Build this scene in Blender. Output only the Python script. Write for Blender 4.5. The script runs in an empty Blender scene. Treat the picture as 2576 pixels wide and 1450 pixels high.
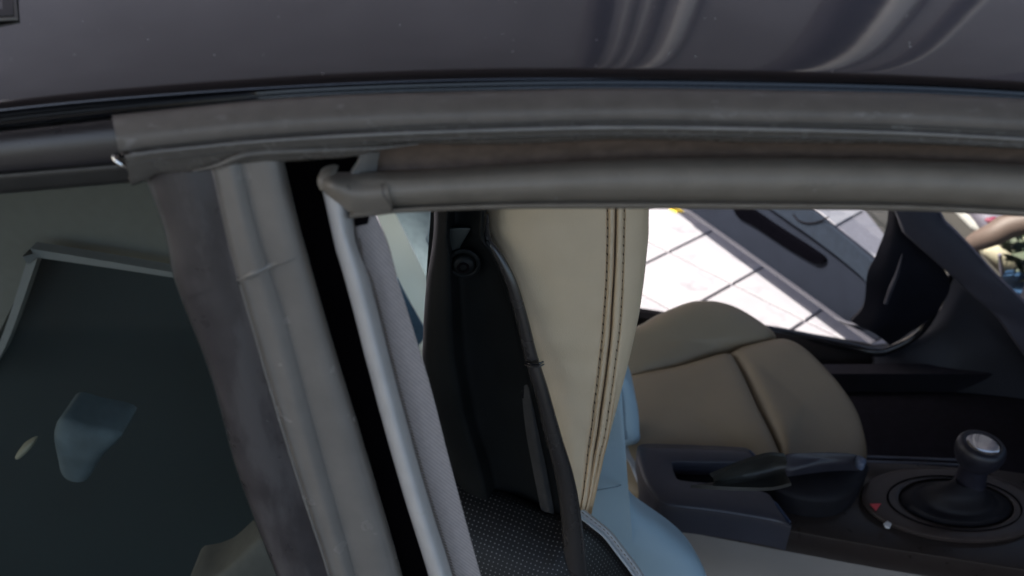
import bpy, bmesh, math, random
from mathutils import Vector, Matrix, noise
random.seed(7)
S = bpy.context.scene
# ------------------------------------------------------------ camera
TH = math.radians(33.0)
FW = Vector((0, math.cos(TH), -math.sin(TH))); UP = Vector((0, math.sin(TH), math.cos(TH))); RT = Vector((1, 0, 0))
CP = Vector((0, 0, 1.58)); FL = 2022.0
cd = bpy.data.cameras.new("camera"); cam = bpy.data.objects.new("camera", cd); S.collection.objects.link(cam)
cam.location = CP; cam.rotation_euler = (math.radians(90) - TH, 0, 0)
cd.sensor_width = 36; cd.lens = 36 * FL / 2576; cd.clip_start = 0.02; cd.clip_end = 500
cd.dof.use_dof = True; cd.dof.focus_distance = 0.66; cd.dof.aperture_fstop = 8.0
S.camera = cam
# ------------------------------------------------------------ world, sun, exposure
SUN_EL, SUN_AZ = math.radians(50), math.radians(-87)      # azimuth measured from +Y towards +X
w = bpy.data.worlds.new("World"); S.world = w; w.use_nodes = True
nt = w.node_tree; sky = nt.nodes.new('ShaderNodeTexSky'); sky.sky_type = 'NISHITA'; sky.sun_disc = False
sky.sun_elevation = SUN_EL; sky.sun_rotation = SUN_AZ; sky.air_density = 1.0; sky.dust_density = 4.0; sky.ozone_density = .6
nt.links.new(sky.outputs[0], nt.nodes['Background'].inputs[0]); nt.nodes['Background'].inputs[1].default_value = 0.10
sl = bpy.data.lights.new("sun", 'SUN'); sl.energy = 3.6; sl.angle = math.radians(0.5); sl.color = (1, .95, .86)
so = bpy.data.objects.new("sun", sl); S.collection.objects.link(so)
sv = Vector((math.sin(SUN_AZ) * math.cos(SUN_EL), math.cos(SUN_AZ) * math.cos(SUN_EL), math.sin(SUN_EL)))
so.rotation_euler = sv.to_track_quat('Z', 'Y').to_euler(); so.location = (0, 3, 8)
S.view_settings.view_transform = 'Standard'; S.view_settings.look = 'None'; S.view_settings.gamma = 1
S.view_settings.exposure = 2.1

# ------------------------------------------------------------ helpers
COL = S.collection
def ray(px, py): return FW + RT * ((px - 1288) / FL) + UP * ((725 - py) / FL)
def PY(px, py, Y): d = ray(px, py); return CP + d * (Y / d.y)
def PZ(px, py, Z): d = ray(px, py); return CP + d * ((Z - CP.z) / d.z)
def PL(px, py, p0, n): d = ray(px, py); return CP + d * ((Vector(p0) - CP).dot(n) / d.dot(n))
def PD(px, py, D): return CP + ray(px, py) * D
_m = {}
def mat(name, col, rough=.5, metal=0, var=.12, vscale=60, bump=.15, bscale=600, coat=0, col2=None, spec=.5, patch=None, wave=None, dots=None):
    """col base; var = slow colour mottling; bump = fine grain; patch=(colour, scale, threshold) dusty wear;"""
    if name in _m: return _m[name]
    m = bpy.data.materials.new(name); m.use_nodes = True; t = m.node_tree; b = t.nodes['Principled BSDF']; L = t.links
    b.inputs['Roughness'].default_value = rough; b.inputs['Metallic'].default_value = metal
    b.inputs['Specular IOR Level'].default_value = spec
    if coat: b.inputs['Coat Weight'].default_value = coat; b.inputs['Coat Roughness'].default_value = .04
    tc = t.nodes.new('ShaderNodeTexCoord'); V = tc.outputs['Object']
    n1 = t.nodes.new('ShaderNodeTexNoise'); n1.inputs['Scale'].default_value = vscale; n1.inputs['Detail'].default_value = 6; L.new(V, n1.inputs['Vector'])
    cr = t.nodes.new('ShaderNodeValToRGB'); L.new(n1.outputs['Fac'], cr.inputs[0])
    c2 = col2 or col
    cr.color_ramp.elements[0].position = .3; cr.color_ramp.elements[1].position = .7
    cr.color_ramp.elements[0].color = tuple(x * (1 - var) for x in col) + (1,)
    cr.color_ramp.elements[1].color = tuple(x * (1 + var) for x in c2) + (1,)
    out = cr.outputs[0]
    if patch:
        pc, ps, pt = patch[:3]; st = patch[3] if len(patch) > 3 else (1, 1, 1)
        mp = t.nodes.new('ShaderNodeMapping'); mp.inputs['Scale'].default_value = st; L.new(V, mp.inputs[0])
        n2 = t.nodes.new('ShaderNodeTexNoise'); n2.inputs['Scale'].default_value = ps; n2.inputs['Detail'].default_value = 9; n2.inputs['Roughness'].default_value = .65
        L.new(mp.outputs[0], n2.inputs['Vector'])
        r2 = t.nodes.new('ShaderNodeValToRGB'); r2.color_ramp.elements[0].position = pt; r2.color_ramp.elements[1].position = pt + .09
        L.new(n2.outputs['Fac'], r2.inputs[0])
        mx = t.nodes.new('ShaderNodeMix'); mx.data_type = 'RGBA'; L.new(r2.outputs[0], mx.inputs[0]); L.new(out, mx.inputs[6]); mx.inputs[7].default_value = tuple(pc) + (1,)
        out = mx.outputs[2]
    if dots:
        sc, dc = dots
        vo = t.nodes.new('ShaderNodeTexVoronoi'); vo.inputs['Scale'].default_value = sc; vo.inputs['Randomness'].default_value = .12; L.new(tc.outputs['UV'], vo.inputs['Vector'])
        r3 = t.nodes.new('ShaderNodeValToRGB'); r3.color_ramp.elements[0].position = .12; r3.color_ramp.elements[1].position = .2
        r3.color_ramp.elements[0].color = (1, 1, 1, 1); r3.color_ramp.elements[1].color = (0, 0, 0, 1)
        L.new(vo.outputs['Distance'], r3.inputs[0])
        mx = t.nodes.new('ShaderNodeMix'); mx.data_type = 'RGBA'; L.new(r3.outputs[0], mx.inputs[0]); L.new(out, mx.inputs[6]); mx.inputs[7].default_value = tuple(dc) + (1,)
        out = mx.outputs[2]
    if wave:
        sc, amt, st = wave
        mp = t.nodes.new('ShaderNodeMapping'); mp.inputs['Rotation'].default_value = (0, 0, st); L.new(tc.outputs['UV'], mp.inputs[0])
        wv = t.nodes.new('ShaderNodeTexWave'); wv.inputs['Scale'].default_value = sc; wv.inputs['Distortion'].default_value = .6; wv.inputs['Detail'].default_value = 2; L.new(mp.outputs[0], wv.inputs['Vector'])
        mx = t.nodes.new('ShaderNodeMix'); mx.data_type = 'RGBA'; mx.blend_type = 'MULTIPLY'; mx.inputs[0].default_value = amt
        L.new(out, mx.inputs[6]); L.new(wv.outputs['Color'], mx.inputs[7]); out = mx.outputs[2]
    L.new(out, b.inputs['Base Color'])
    if bump:
        n3 = t.nodes.new('ShaderNodeTexNoise'); n3.inputs['Scale'].default_value = bscale; n3.inputs['Detail'].default_value = 3; L.new(V, n3.inputs['Vector'])
        bp = t.nodes.new('ShaderNodeBump'); bp.inputs['Strength'].default_value = bump; bp.inputs['Distance'].default_value = .0006
        L.new(n3.outputs['Fac'], bp.inputs['Height']); L.new(bp.outputs[0], b.inputs['Normal'])
    mr = t.nodes.new('ShaderNodeMapRange'); mr.inputs[3].default_value = max(0.02, rough - .08); mr.inputs[4].default_value = min(1, rough + .08)
    L.new(n1.outputs['Fac'], mr.inputs[0])
    if rough > .15: L.new(mr.outputs[0], b.inputs['Roughness'])
    _m[name] = m; return m
def glass(name, tint, rough=.0, ior=1.5):
    m = bpy.data.materials.new(name); m.use_nodes = True; t = m.node_tree; t.nodes.clear(); L = t.links
    o = t.nodes.new('ShaderNodeOutputMaterial'); mx = t.nodes.new('ShaderNodeMixShader'); f = t.nodes.new('ShaderNodeFresnel'); f.inputs[0].default_value = ior
    tr = t.nodes.new('ShaderNodeBsdfTransparent'); tr.inputs[0].default_value = tuple(tint) + (1,)
    g = t.nodes.new('ShaderNodeBsdfGlossy'); g.inputs['Roughness'].default_value = rough
    ge = t.nodes.new('ShaderNodeNewGeometry'); ml = t.nodes.new('ShaderNodeMath'); ml.operation = 'MULTIPLY_ADD'; ml.inputs[1].default_value = -1; ml.inputs[2].default_value = 1
    m2 = t.nodes.new('ShaderNodeMath'); m2.operation = 'MULTIPLY'; L.new(ge.outputs['Backfacing'], ml.inputs[0]); L.new(f.outputs[0], m2.inputs[0]); L.new(ml.outputs[0], m2.inputs[1])   # one reflection, from the outer face of the pane
    L.new(m2.outputs[0], mx.inputs[0]); L.new(tr.outputs[0], mx.inputs[1]); L.new(g.outputs[0], mx.inputs[2]); L.new(mx.outputs[0], o.inputs[0]); return m

def link(name, me, m, parent=None, kind=None, label=None, cat=None, sharp=38):
    o = bpy.data.objects.new(name, me); COL.objects.link(o)
    if m: me.materials.append(m)
    if parent: o.parent = parent
    if kind: o['kind'] = kind
    if label: o['label'] = label
    if cat: o['category'] = cat
    me.polygons.foreach_set('use_smooth', [True] * len(me.polygons))
    try: me.set_sharp_from_angle(angle=math.radians(sharp))
    except Exception: pass
    return o
def cr(p0, p1, p2, p3, t):
    return .5 * ((2 * p1) + (p2 - p0) * t + (2 * p0 - 5 * p1 + 4 * p2 - p3) * t * t + (3 * p1 - p0 - 3 * p2 + p3) * t ** 3)
def spline(pts, n, closed=False):
    """n points evenly spaced along a Catmull-Rom curve"""
    P = [Vector(p) for p in pts]; m = len(P)
    if m == 2 and not closed: return [P[0].lerp(P[1], i / (n - 1)) for i in range(n)]
    if closed: g = lambda i: P[i % m]; segs = m
    else:
        g = lambda i: P[i] if 0 <= i < m else (P[0] * 2 - P[1] if i < 0 else P[-1] * 2 - P[-2]); segs = m - 1
    D = []
    for s in range(segs):
        for k in range(16): D.append(cr(g(s - 1), g(s), g(s + 1), g(s + 2), k / 16))
    D.append(P[0].copy() if closed else P[-1].copy())
    A = [0]
    for i in range(1, len(D)): A.append(A[-1] + (D[i] - D[i - 1]).length)
    out = []; j = 0; N = n if closed else n - 1
    for i in range(n):
        t = A[-1] * i / N
        while j < len(A) - 2 and A[j + 1] < t: j += 1
        f = (t - A[j]) / max(1e-9, A[j + 1] - A[j]); out.append(D[j].lerp(D[j + 1], min(1, max(0, f))))
    return out
def byaxis(pts, n, ax, a=None, b=None):
    """resample a pixel rail (px,py,depth) evenly in px or py between a and b, extending linearly"""
    P = sorted([Vector(p) for p in pts], key=lambda p: p[ax]); D = spline(P, 240)
    a = P[0][ax] if a is None else a; b = P[-1][ax] if b is None else b; out = []
    for i in range(n):
        t = a + (b - a) * i / (n - 1)
        if t <= D[0][ax]: q = D[0] + (D[6] - D[0]) * ((t - D[0][ax]) / (D[6][ax] - D[0][ax] + 1e-9))
        elif t >= D[-1][ax]: q = D[-1] + (D[-1] - D[-7]) * ((t - D[-1][ax]) / (D[-1][ax] - D[-7][ax] + 1e-9))
        else:
            for j in range(len(D) - 1):
                if D[j][ax] <= t <= D[j + 1][ax]: break
            q = D[j].lerp(D[j + 1], (t - D[j][ax]) / (D[j + 1][ax] - D[j][ax] + 1e-9))
        out.append(q)
    return out
def loft3(name, rails, m, parent=None, sub=4, thick=.003, cross_smooth=True, closed=False, wob=0, **k):
    """surface through rails of 3-D points (all equally long), given real thickness away from its visible side"""
    n = len(rails[0]); rows = []
    if cross_smooth and len(rails) > 2:
        R_ = len(rails); cols = []
        for i in range(n):
            c = [r[i] for r in rails]; o = []
            g = lambda j: c[j] if 0 <= j < R_ else (c[0] * 2 - c[1] if j < 0 else c[-1] * 2 - c[-2])
            for s in range(R_ - 1):
                for q in range(sub): o.append(cr(g(s - 1), g(s), g(s + 1), g(s + 2), q / sub))
            o.append(c[-1].copy()); cols.append(o)
        rows = [[cols[i][j] for i in range(n)] for j in range(len(cols[0]))]
    else: rows = [list(r) for r in rails]
    if wob:
        for r in rows:
            for p in r: p += Vector((0, -1, .5)) * wob * noise.noise(p * 45)
    M = len(rows); bm = bmesh.new(); uv = bm.loops.layers.uv.new('UVMap')
    vs = [[bm.verts.new(p) for p in r] for r in rows]; fs = []
    al = [0]
    for i in range(1, n): al.append(al[-1] + (rows[M // 2][i] - rows[M // 2][i - 1]).length)
    aw = [0]
    for j in range(1, M): aw.append(aw[-1] + (rows[j][n // 2] - rows[j - 1][n // 2]).length)
    for j in range(M - 1):
        for i in range(n - 1):
            try:
                f = bm.faces.new((vs[j][i], vs[j][i + 1], vs[j + 1][i + 1], vs[j + 1][i])); fs.append(f)
                for l, (a, b) in zip(f.loops, ((j, i), (j, i + 1), (j + 1, i + 1), (j + 1, i))): l[uv].uv = (al[b] * 10, aw[a] * 10)
            except ValueError: pass
    bm.normal_update()
    s = sum((CP - f.calc_center_median()).normalized().dot(f.normal) * f.calc_area() for f in fs)
    if s < 0: bmesh.ops.reverse_faces(bm, faces=bm.faces[:]); bm.normal_update()
    if thick:
        back = {v: bm.verts.new(v.co - v.normal * thick) for r in vs for v in r}
        for f in fs: bm.faces.new([back[v] for v in reversed(f.verts)])
        for e in [e for e in bm.edges if len(e.link_faces) == 1 and e.verts[0] in back and e.verts[1] in back]:
            a, b = e.verts; f = e.link_faces[0]
            lv = list(f.verts); ia = lv.index(a)
            if lv[(ia + 1) % len(lv)] == b: bm.faces.new((b, a, back[a], back[b]))
            else: bm.faces.new((a, b, back[b], back[a]))
    me = bpy.data.meshes.new(name); bm.to_mesh(me); bm.free()
    return link(name, me, m, parent, **k)
def hl(name, rails, m, parent=None, n=90, a=-260, b=2840, **k):
    """loft of near-horizontal rails [(px,py,Y)...]"""
    return loft3(name, [[PY(*q) for q in byaxis(r, n, 0, a, b)] for r in rails], m, parent, **k)
def vl(name, rails, m, parent=None, n=60, a=None, b=None, **k):
    """loft of near-vertical rails [(px,py,Y)...]"""
    return loft3(name, [[PY(*q) for q in byaxis(r, n, 1, a, b)] for r in rails], m, parent, **k)
def al(name, rails, m, parent=None, n=40, P=PY, **k):
    """loft of rails resampled along their own length"""
    return loft3(name, [[P(*q) for q in spline(r, n)] for r in rails], m, parent, **k)
def tube(name, pts, r, m, parent=None, n=60, seg=12, flat=1.0, fax=None, closed=False, **k):
    """tube through 3-D points; r number or list"""
    Pn = spline(pts, n, closed); bm = bmesh.new(); uv = bm.loops.layers.uv.new('UVMap'); rings = []
    rr = r if isinstance(r, (list, tuple)) else [r, r]
    up = Vector(fax) if fax else Vector((.1, -.9, .3)); L = len(Pn)
    for i, p in enumerate(Pn):
        if closed: t = (Pn[(i + 1) % L] - Pn[i - 1]).normalized()
        else: t = (Pn[min(i + 1, L - 1)] - Pn[max(i - 1, 0)]).normalized()
        s = t.cross(up).normalized(); u = s.cross(t).normalized()
        f = i / (L - 1) * (len(rr) - 1); q = rr[int(f)] + (rr[min(int(f) + 1, len(rr) - 1)] - rr[int(f)]) * (f - int(f))
        rings.append([bm.verts.new(p + s * math.cos(a) * q + u * math.sin(a) * q * flat) for a in [2 * math.pi * j / seg for j in range(seg)]])
    for i in range(L if closed else L - 1):
        for j in range(seg):
            f = bm.faces.new((rings[i][j], rings[i][(j + 1) % seg], rings[(i + 1) % L][(j + 1) % seg], rings[(i + 1) % L][j]))
    if not closed: bm.faces.new(list(reversed(rings[0]))); bm.faces.new(rings[-1])
    bmesh.ops.recalc_face_normals(bm, faces=bm.faces[:])
    me = bpy.data.meshes.new(name); bm.to_mesh(me); bm.free(); return link(name, me, m, parent, **k)
def pillow(name, outline, h, m, parent=None, thick=.02, n=96, rings=14, power=3.0, closed_spline=True, nrm=None, centre=None, wob=0, **k):
    """closed outline of 3-D points (roughly flat, star shaped) inflated by h towards the viewer, with real depth behind"""
    O = spline(outline, n, True) if closed_spline else [Vector(p) for p in outline]; n = len(O)
    c = centre or sum(O, Vector()) / n
    N = Vector(nrm) if nrm else sum(((O[i] - c).cross(O[(i + 1) % n] - c) for i in range(n)), Vector())
    N.normalize()
    if N.dot(CP - c) < 0: N = -N
    bm = bmesh.new(); uv = bm.loops.layers.uv.new('UVMap'); R_ = []; V_ = [p - c for p in O]
    for i in range(rings):
        s = 1 - (i / rings) ** 1.6
        if i:
            for _ in range(4): V_ = [(V_[j - 1] + V_[j] * 2 + V_[(j + 1) % n]) / 4 for j in range(n)]
        hh = h * (1 - s ** power) ** .5
        R_.append([bm.verts.new(c + v * s + N * hh + (N * wob * noise.noise((c + v * s) * 6) * (1 - s ** 3))) for v in V_])
    top = bm.verts.new(c + N * h)
    bk = [bm.verts.new(p - N * thick) for p in O]
    for i in range(rings - 1):
        for j in range(n): bm.faces.new((R_[i][j], R_[i][(j + 1) % n], R_[i + 1][(j + 1) % n], R_[i + 1][j]))
    for j in range(n):
        bm.faces.new((R_[-1][j], R_[-1][(j + 1) % n], top)); bm.faces.new((bk[j], bk[(j + 1) % n], R_[0][(j + 1) % n], R_[0][j]))
    bm.faces.new(list(reversed(bk)))
    bmesh.ops.recalc_face_normals(bm, faces=bm.faces[:])
    e1 = (O[0] - c).normalized(); e2 = N.cross(e1)
    for f in bm.faces:
        for l in f.loops: d = l.vert.co - c; l[uv].uv = (d.dot(e1) * 10, d.dot(e2) * 10)
    me = bpy.data.meshes.new(name); bm.to_mesh(me); bm.free(); return link(name, me, m, parent, **k)
def plate(name, pts, thick, m, parent=None, bevel=.001, N=None, seg=2, **k):
    """flat polygon extruded away from the viewer with softened edges"""
    P = [Vector(p) for p in pts]; c = sum(P, Vector()) / len(P)
    nn = sum(((P[i] - c).cross(P[(i + 1) % len(P)] - c) for i in range(len(P))), Vector()).normalized()
    if nn.dot(CP - c) < 0: nn = -nn
    if N is not None: nn = Vector(N).normalized()
    bm = bmesh.new(); bm.loops.layers.uv.new('UVMap')
    a = [bm.verts.new(p) for p in P]; b = [bm.verts.new(p - nn * thick) for p in P]
    bm.faces.new(a); bm.faces.new(list(reversed(b)))
    for i in range(len(P)): bm.faces.new((a[i], b[i], b[(i + 1) % len(P)], a[(i + 1) % len(P)]))
    bmesh.ops.recalc_face_normals(bm, faces=bm.faces[:])
    if bevel: bmesh.ops.bevel(bm, geom=[e for e in bm.edges if e.calc_face_angle(0) > .3], offset=bevel, segments=seg, profile=.5, affect='EDGES', clamp_overlap=True)
    me = bpy.data.meshes.new(name); bm.to_mesh(me); bm.free(); return link(name, me, m, parent, **k)
def box(name, lo, hi, m, parent=None, bevel=0, rot=0, **k):
    lo, hi = Vector(lo), Vector(hi); c = (lo + hi) / 2; bm = bmesh.new(); bmesh.ops.create_cube(bm, size=1); bm.loops.layers.uv.new('UVMap')
    for v in bm.verts: v.co = Vector((v.co.x * (hi.x - lo.x), v.co.y * (hi.y - lo.y), v.co.z * (hi.z - lo.z)))
    if bevel: bmesh.ops.bevel(bm, geom=bm.edges[:], offset=bevel, segments=2, profile=.5, affect='EDGES')
    if rot: bmesh.ops.rotate(bm, verts=bm.verts[:], cent=(0, 0, 0), matrix=Matrix.Rotation(rot, 3, 'Z'))
    bmesh.ops.translate(bm, verts=bm.verts[:], vec=c)
    me = bpy.data.meshes.new(name); bm.to_mesh(me); bm.free(); return link(name, me, m, parent, **k)
def empty(name, loc=(0, 0, 0), **k):
    o = bpy.data.objects.new(name, None); COL.objects.link(o); o.location = loc; o.empty_display_size = .1
    for a, b in k.items(): o[a] = b
    return o

# ------------------------------------------------------------ materials
M_paint = mat('dark maroon car paint', (.011, .0095, .011), .10, 0, .5, 2500, .03, bscale=160, coat=.6)
M_gloss = mat('glossy black reflection', (.010, .010, .012), .12, var=.1, bump=.02)
M_mould = mat('dusty charcoal moulding', (.165, .145, .126), .5, var=.12, vscale=90, bump=.35, bscale=1500, patch=((.24, .222, .205), 190, .60, (.45, 1, 1)))
M_frame = mat('dark window frame rubber', (.135, .122, .107), .26, var=.1, vscale=120, bump=.15)
M_channel = mat('brown dusty channel rubber', (.17, .122, .092), .6, var=.2, vscale=150, bump=.5, bscale=900)
M_seal = mat('grey door seal rubber', (.235, .206, .17), .5, var=.09, vscale=70, bump=.3, bscale=1400, patch=((.205, .18, .148), 30, .60))
M_pseal = mat('worn grey pillar rubber', (.215, .200, .182), .25, var=.08, vscale=45, bump=.2, bscale=900, patch=((.215, .197, .178), 45, .62, (1, 1, .35)))
M_ptrim = mat('smeared dark pillar trim', (.062, .055, .056), .3, var=.15, vscale=60, bump=.15, patch=((.098, .090, .090), 26, .47, (1, 1, .3)))
M_silver = mat('pale silver seal', (.55, .54, .53), .34, var=.06, vscale=60, bump=.2, bscale=1200, patch=((.5, .49, .47), 60, .62))
M_belt = mat('grey woven webbing', (.5, .44, .42), .85, var=.06, vscale=300, bump=.6, bscale=1600, wave=(14, .25, .9))
M_black = mat('black plastic', (.010, .010, .011), .45, var=.2, bump=.3, bscale=700)
M_void = mat('black cavity lining', (.006, .005, .006), 1, var=.1, bump=0, spec=0)
M_shell = mat('black textured seat shell', (.006, .007, .0075), .5, var=.2, vscale=30, bump=.25, bscale=1000, spec=.2)
M_tube = mat('satin black rim tube', (.035, .031, .030), .27, var=.03, vscale=20, bump=.04, spec=.7, bscale=1500)
M_perf = mat('black pinhole leather', (.008, .0075, .008), .5, var=.15, vscale=60, bump=.2, spec=.3, dots=(22, (.15, .145, .14)))
M_pipe = mat('pale grey piping', (.42, .43, .44), .5, var=.06, bump=.3)
M_beige = mat('cream beige leather', (.74, .585, .40), .42, var=.035, vscale=25, bump=.55, bscale=900)
M_thread = mat('cream thread', (.50, .43, .31), .7, var=.1, bump=0)
M_groove = mat('brown seam shadow thread', (.11, .08, .052), .8, var=.1, bump=0)
M_beige2 = mat('shaded beige leather', (.31, .25, .165), .5, var=.05, vscale=12, bump=.3, bscale=500)  # same beige seat leather, darkened for the shade on the far side
M_blue = mat('sky tinted pale trim', (.34, .47, .545), .5, var=.03, vscale=8, bump=.1)  # blue sky light put into the colour of beige plastic
M_blue2 = mat('sky tinted slate trim', (.20, .27, .32), .5, var=.04, vscale=8, bump=.1)  # darker tone of the same plastic, sky light in the colour
M_pale = mat('daylight tinted pillar strip', (.82, .90, .84), .5, var=.03, vscale=8, bump=.1)  # daylight on the far pillar strip put into its colour
M_cside = mat('grey console side', (.21, .195, .18), .5, var=.05, vscale=10, bump=.2)
M_cap = mat('dark slate console plastic', (.040, .040, .052), .42, var=.06, vscale=20, bump=.2)
M_cgloss = mat('glossy dark console panel', (.026, .020, .018), .3, var=.1, bump=.02, spec=.3)
M_boot = mat('black leather boot', (.008, .0075, .010), .6, spec=.2, var=.2, bump=.3)
M_dark = mat('dark navy cabin plastic', (.008, .008, .013), .7, spec=.2, var=.2, vscale=20, bump=.2)
M_ptr = mat('slate pillar trim', (.040, .042, .058), .6, spec=.3, var=.06, vscale=20, bump=.3)
M_dpan = mat('slate door panel', (.010, .0125, .020), .8, spec=.06, var=.08, vscale=15, bump=.2)
M_chrome_highlight = mat('bright chrome highlight', (.75, .75, .75), .12, 1, var=.03, bump=0)
M_red = mat('red marker', (.55, .05, .06), .5, var=.05, bump=0)
M_white = mat('soft white marker', (.55, .55, .55), .5, var=.05, bump=0)
M_head = mat('grey beige headliner', (.20, .185, .155), .9, var=.05, bump=.3)
M_rimg = mat('grey window trim', (.26, .25, .23), .6, var=.05, bump=.2)
M_teal = mat('dark teal cloth', (.010, .017, .017), .7, var=.15, vscale=10, bump=.3)
M_speck = mat('white lint', (.7, .7, .7), .8, var=.05, bump=0)
M_wall = mat('weathered plaster', (.275, .255, .265), .9, var=.1, vscale=1.5, bump=.3, bscale=40)
M_wall2 = mat('grey stone pier', (.50, .47, .45), .85, var=.1, vscale=2, bump=.3, bscale=40)
M_wdark = mat('dark recess', (.09, .085, .11), .7, var=.1, vscale=2, bump=.1)
M_tile = mat('pale ceramic tile', (.225, .218, .24), .6, var=.05, vscale=4, bump=.15, bscale=90, patch=((.175, .168, .19), 6, .56))
M_grout = mat('grey grout', (.125, .12, .145), .9, var=.1, bump=.3)
M_wood = mat('brown painted wood', (.06, .042, .034), .6, var=.15, vscale=12, bump=.3, bscale=200)
M_cream = mat('cream glint', (.28, .26, .19), .9, var=.1, vscale=20, bump=.3)
M_leaf = mat('green leaf', (.035, .05, .025), .6, var=.3, vscale=20, bump=.2)
M_yellow = mat('yellow plastic', (.75, .52, .05), .5, var=.05, bump=.1)
M_pot = mat('blue glazed pot', (.008, .03, .07), .5, var=.1, bump=.1)
M_carpet = mat('black carpet', (.005, .005, .008), .95, spec=.05, var=.3, bump=.6)
G_rear = glass('tinted rear side glass', (.82, .86, .85), ior=1.2)
G_door = glass('tinted door glass', (.72, .75, .78))
G_wind = glass('clear windscreen glass', (.93, .95, .94))

# ------------------------------------------------------------ ground, tiled floor, added building
M_asph = mat('brown grey asphalt', (.020, .018, .015), .9, var=.2, vscale=3, bump=.5, bscale=60)
g = box('ground', (-150, -150, -.25), (150, 150, -.06), M_asph, kind='structure')
fl = box('tiled_floor', (-6, 1.9, -.05), (1.50, 6.3, -.004), M_grout, kind='structure')
TS = .300; ang = math.radians(40); ax_ = Vector((math.cos(ang), math.sin(ang), 0)); ay_ = Vector((-math.sin(ang), math.cos(ang), 0)); T0 = Vector((.80, 2.45, 0))
bm = bmesh.new(); bmesh.ops.create_cube(bm, size=1)
for v in bm.verts: v.co = Vector((v.co.x * (TS - .011), v.co.y * (TS - .011), v.co.z * .014))
bmesh.ops.bevel(bm, geom=[e for e in bm.edges if all(v.co.z > 0 for v in e.verts)], offset=.002, segments=1, affect='EDGES')
tme = bpy.data.meshes.new('tile'); bm.to_mesh(tme); bm.free(); tme.materials.append(M_tile)
for i in range(-9, 12):
    for j in range(-9, 12):
        p = T0 + ax_ * (i + .5) * TS + ay_ * (j + .5) * TS
        if not (-.3 < p.x < 1.42 and 1.95 < p.y < 4.6): continue
        o = bpy.data.objects.new('tile', tme); COL.objects.link(o); o.parent = fl; o.location = p + Vector((0, 0, random.uniform(-.0006, .0006)))
        o.rotation_euler = (random.uniform(-.002, .002), 0, ang)
# unseen building added opposite; its piers and shutters streak the roof reflection
bd = empty('added_building', (1, 6.2, 0), label='unseen grey plastered building added opposite, its tall piers streak the roof reflection', category='added_building')
box('added_wall', (-9, .25, -.05), (12, .6, 10.5), M_wall, bd)
for k, (x0, x1, mm, yy) in enumerate([(-.28, .0, M_wdark, .235), (.10, .14, M_wall2, .235), (.18, .24, M_wdark, .235), (.30, .34, M_wall2, .235), (.38, .50, M_wdark, .235), (.62, .78, M_wall2, .23), (.80, .86, M_wdark, .235), (2.0, 2.62, M_wdark, .235), (2.66, 2.92, M_wall2, .23), (2.96, 3.04, M_wdark, .235), (3.3, 3.5, M_wdark, .235), (3.54, 3.60, M_wall2, .235), (5.0, 7.6, M_wdark, .235)]):
    box('added_pier' if mm is M_wall2 else 'added_shutter', (x0, yy, -.05), (x1, .249, 10.3), mm, bd, bevel=.01)

cp_ = empty('shade_canopy', (0, 0, 0), label='unseen plastered canopy on posts added to shade the near side of the parked car', category='shade_canopy')  # added out of view to block the overhead sky above the car
box('added_canopy', (-7, -3.0, 3.4), (6, 1.88, 3.55), M_wall, cp_, bevel=.01)
for x in (-6.6, 5.6):
    for y in (-2.8, 1.75): box('added_post', (x - .08, y - .08, -.06), (x + .08, y + .08, 3.399), M_wall2, cp_)
car = empty('parked_car', (0, .9, 0), label='dark car seen close up over its roof edge, beige seats and open far door', category='car')
car.location = (0, 0, 0)
# ---------------------------------------------------------------- roof
edge = [(-260, 312, .352), (0, 278, .352), (283, 250, .352), (658, 223, .352), (960, 208, .352), (1272, 200, .352), (1575, 201, .352), (1930, 206, .352), (2285, 216, .352), (2576, 231, .352), (2840, 250, .352)]
E3 = [PY(*q) for q in byaxis(edge, 12, 0, -8000, -320) + byaxis(edge, 110, 0, -260, 2840) + byaxis(edge, 8, 0, 3000, 6000)]
for _ in range(40):
    zz_ = [p.z for p in E3]
    for i_ in range(13, 121): E3[i_].z = (zz_[i_ - 1] + 2 * zz_[i_] + zz_[i_ + 1]) / 4
fo = lambda a: .0022 * (1 - math.exp(-a / .0010)) + .0009 * (1 - math.exp(-a / .010)) + .088 * (1 - math.exp(-a / .38)) - .18 * max(0, a - .6) ** 2
off = [(a, fo(a)) for a in [0, .0003, .0007, .0012, .002, .0032, .005, .0075, .011, .016, .023, .032, .044, .058, .075, .095, .12, .15, .20, .28, .40, .55, .70, .85, 1.0, 1.15, 1.28, 1.36]]
R_ = [[p + Vector((0, a, b)) for p in E3] for a, b in off]
roof = loft3('roof', R_, M_paint, car, sub=3, thick=.0012)
loft3('headliner', [[p + Vector((0, a, b - .016)) for p in E3] for a, b in off[1:]], M_head, car, sub=2, thick=.006)
# square reflection in the roof paint, built as two thin plates
def onroof(px, py, lift=.0008):
    d = ray(px, py); best = None
    # march the ray down to the roof surface
    from bisect import bisect
    for s in range(400):
        D = .25 + s * .002; p = CP + d * D
        a = p.y - .352
        if a < 0: continue
        ze = E3[min(range(len(E3)), key=lambda i: abs(E3[i].x - p.x))].z
        for (a0, b0), (a1, b1) in zip(off, off[1:]):
            if a0 <= a <= a1: zz = ze + b0 + (b1 - b0) * (a - a0) / (a1 - a0); break
        else: continue
        if p.z <= zz + lift: return p
    return p
sr = plate('roof_reflection', [onroof(*q, lift=.002) for q in ((-260, -120), (30, -120), (44, 46), (-260, 60))], .0015, M_frame, car, bevel=.0004)
plate('roof_reflection_inner', [onroof(*q, lift=.0032) for q in ((-250, -115), (22, -115), (34, 38), (-250, 50))], .001, M_gloss, sr, bevel=.0002)
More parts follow.
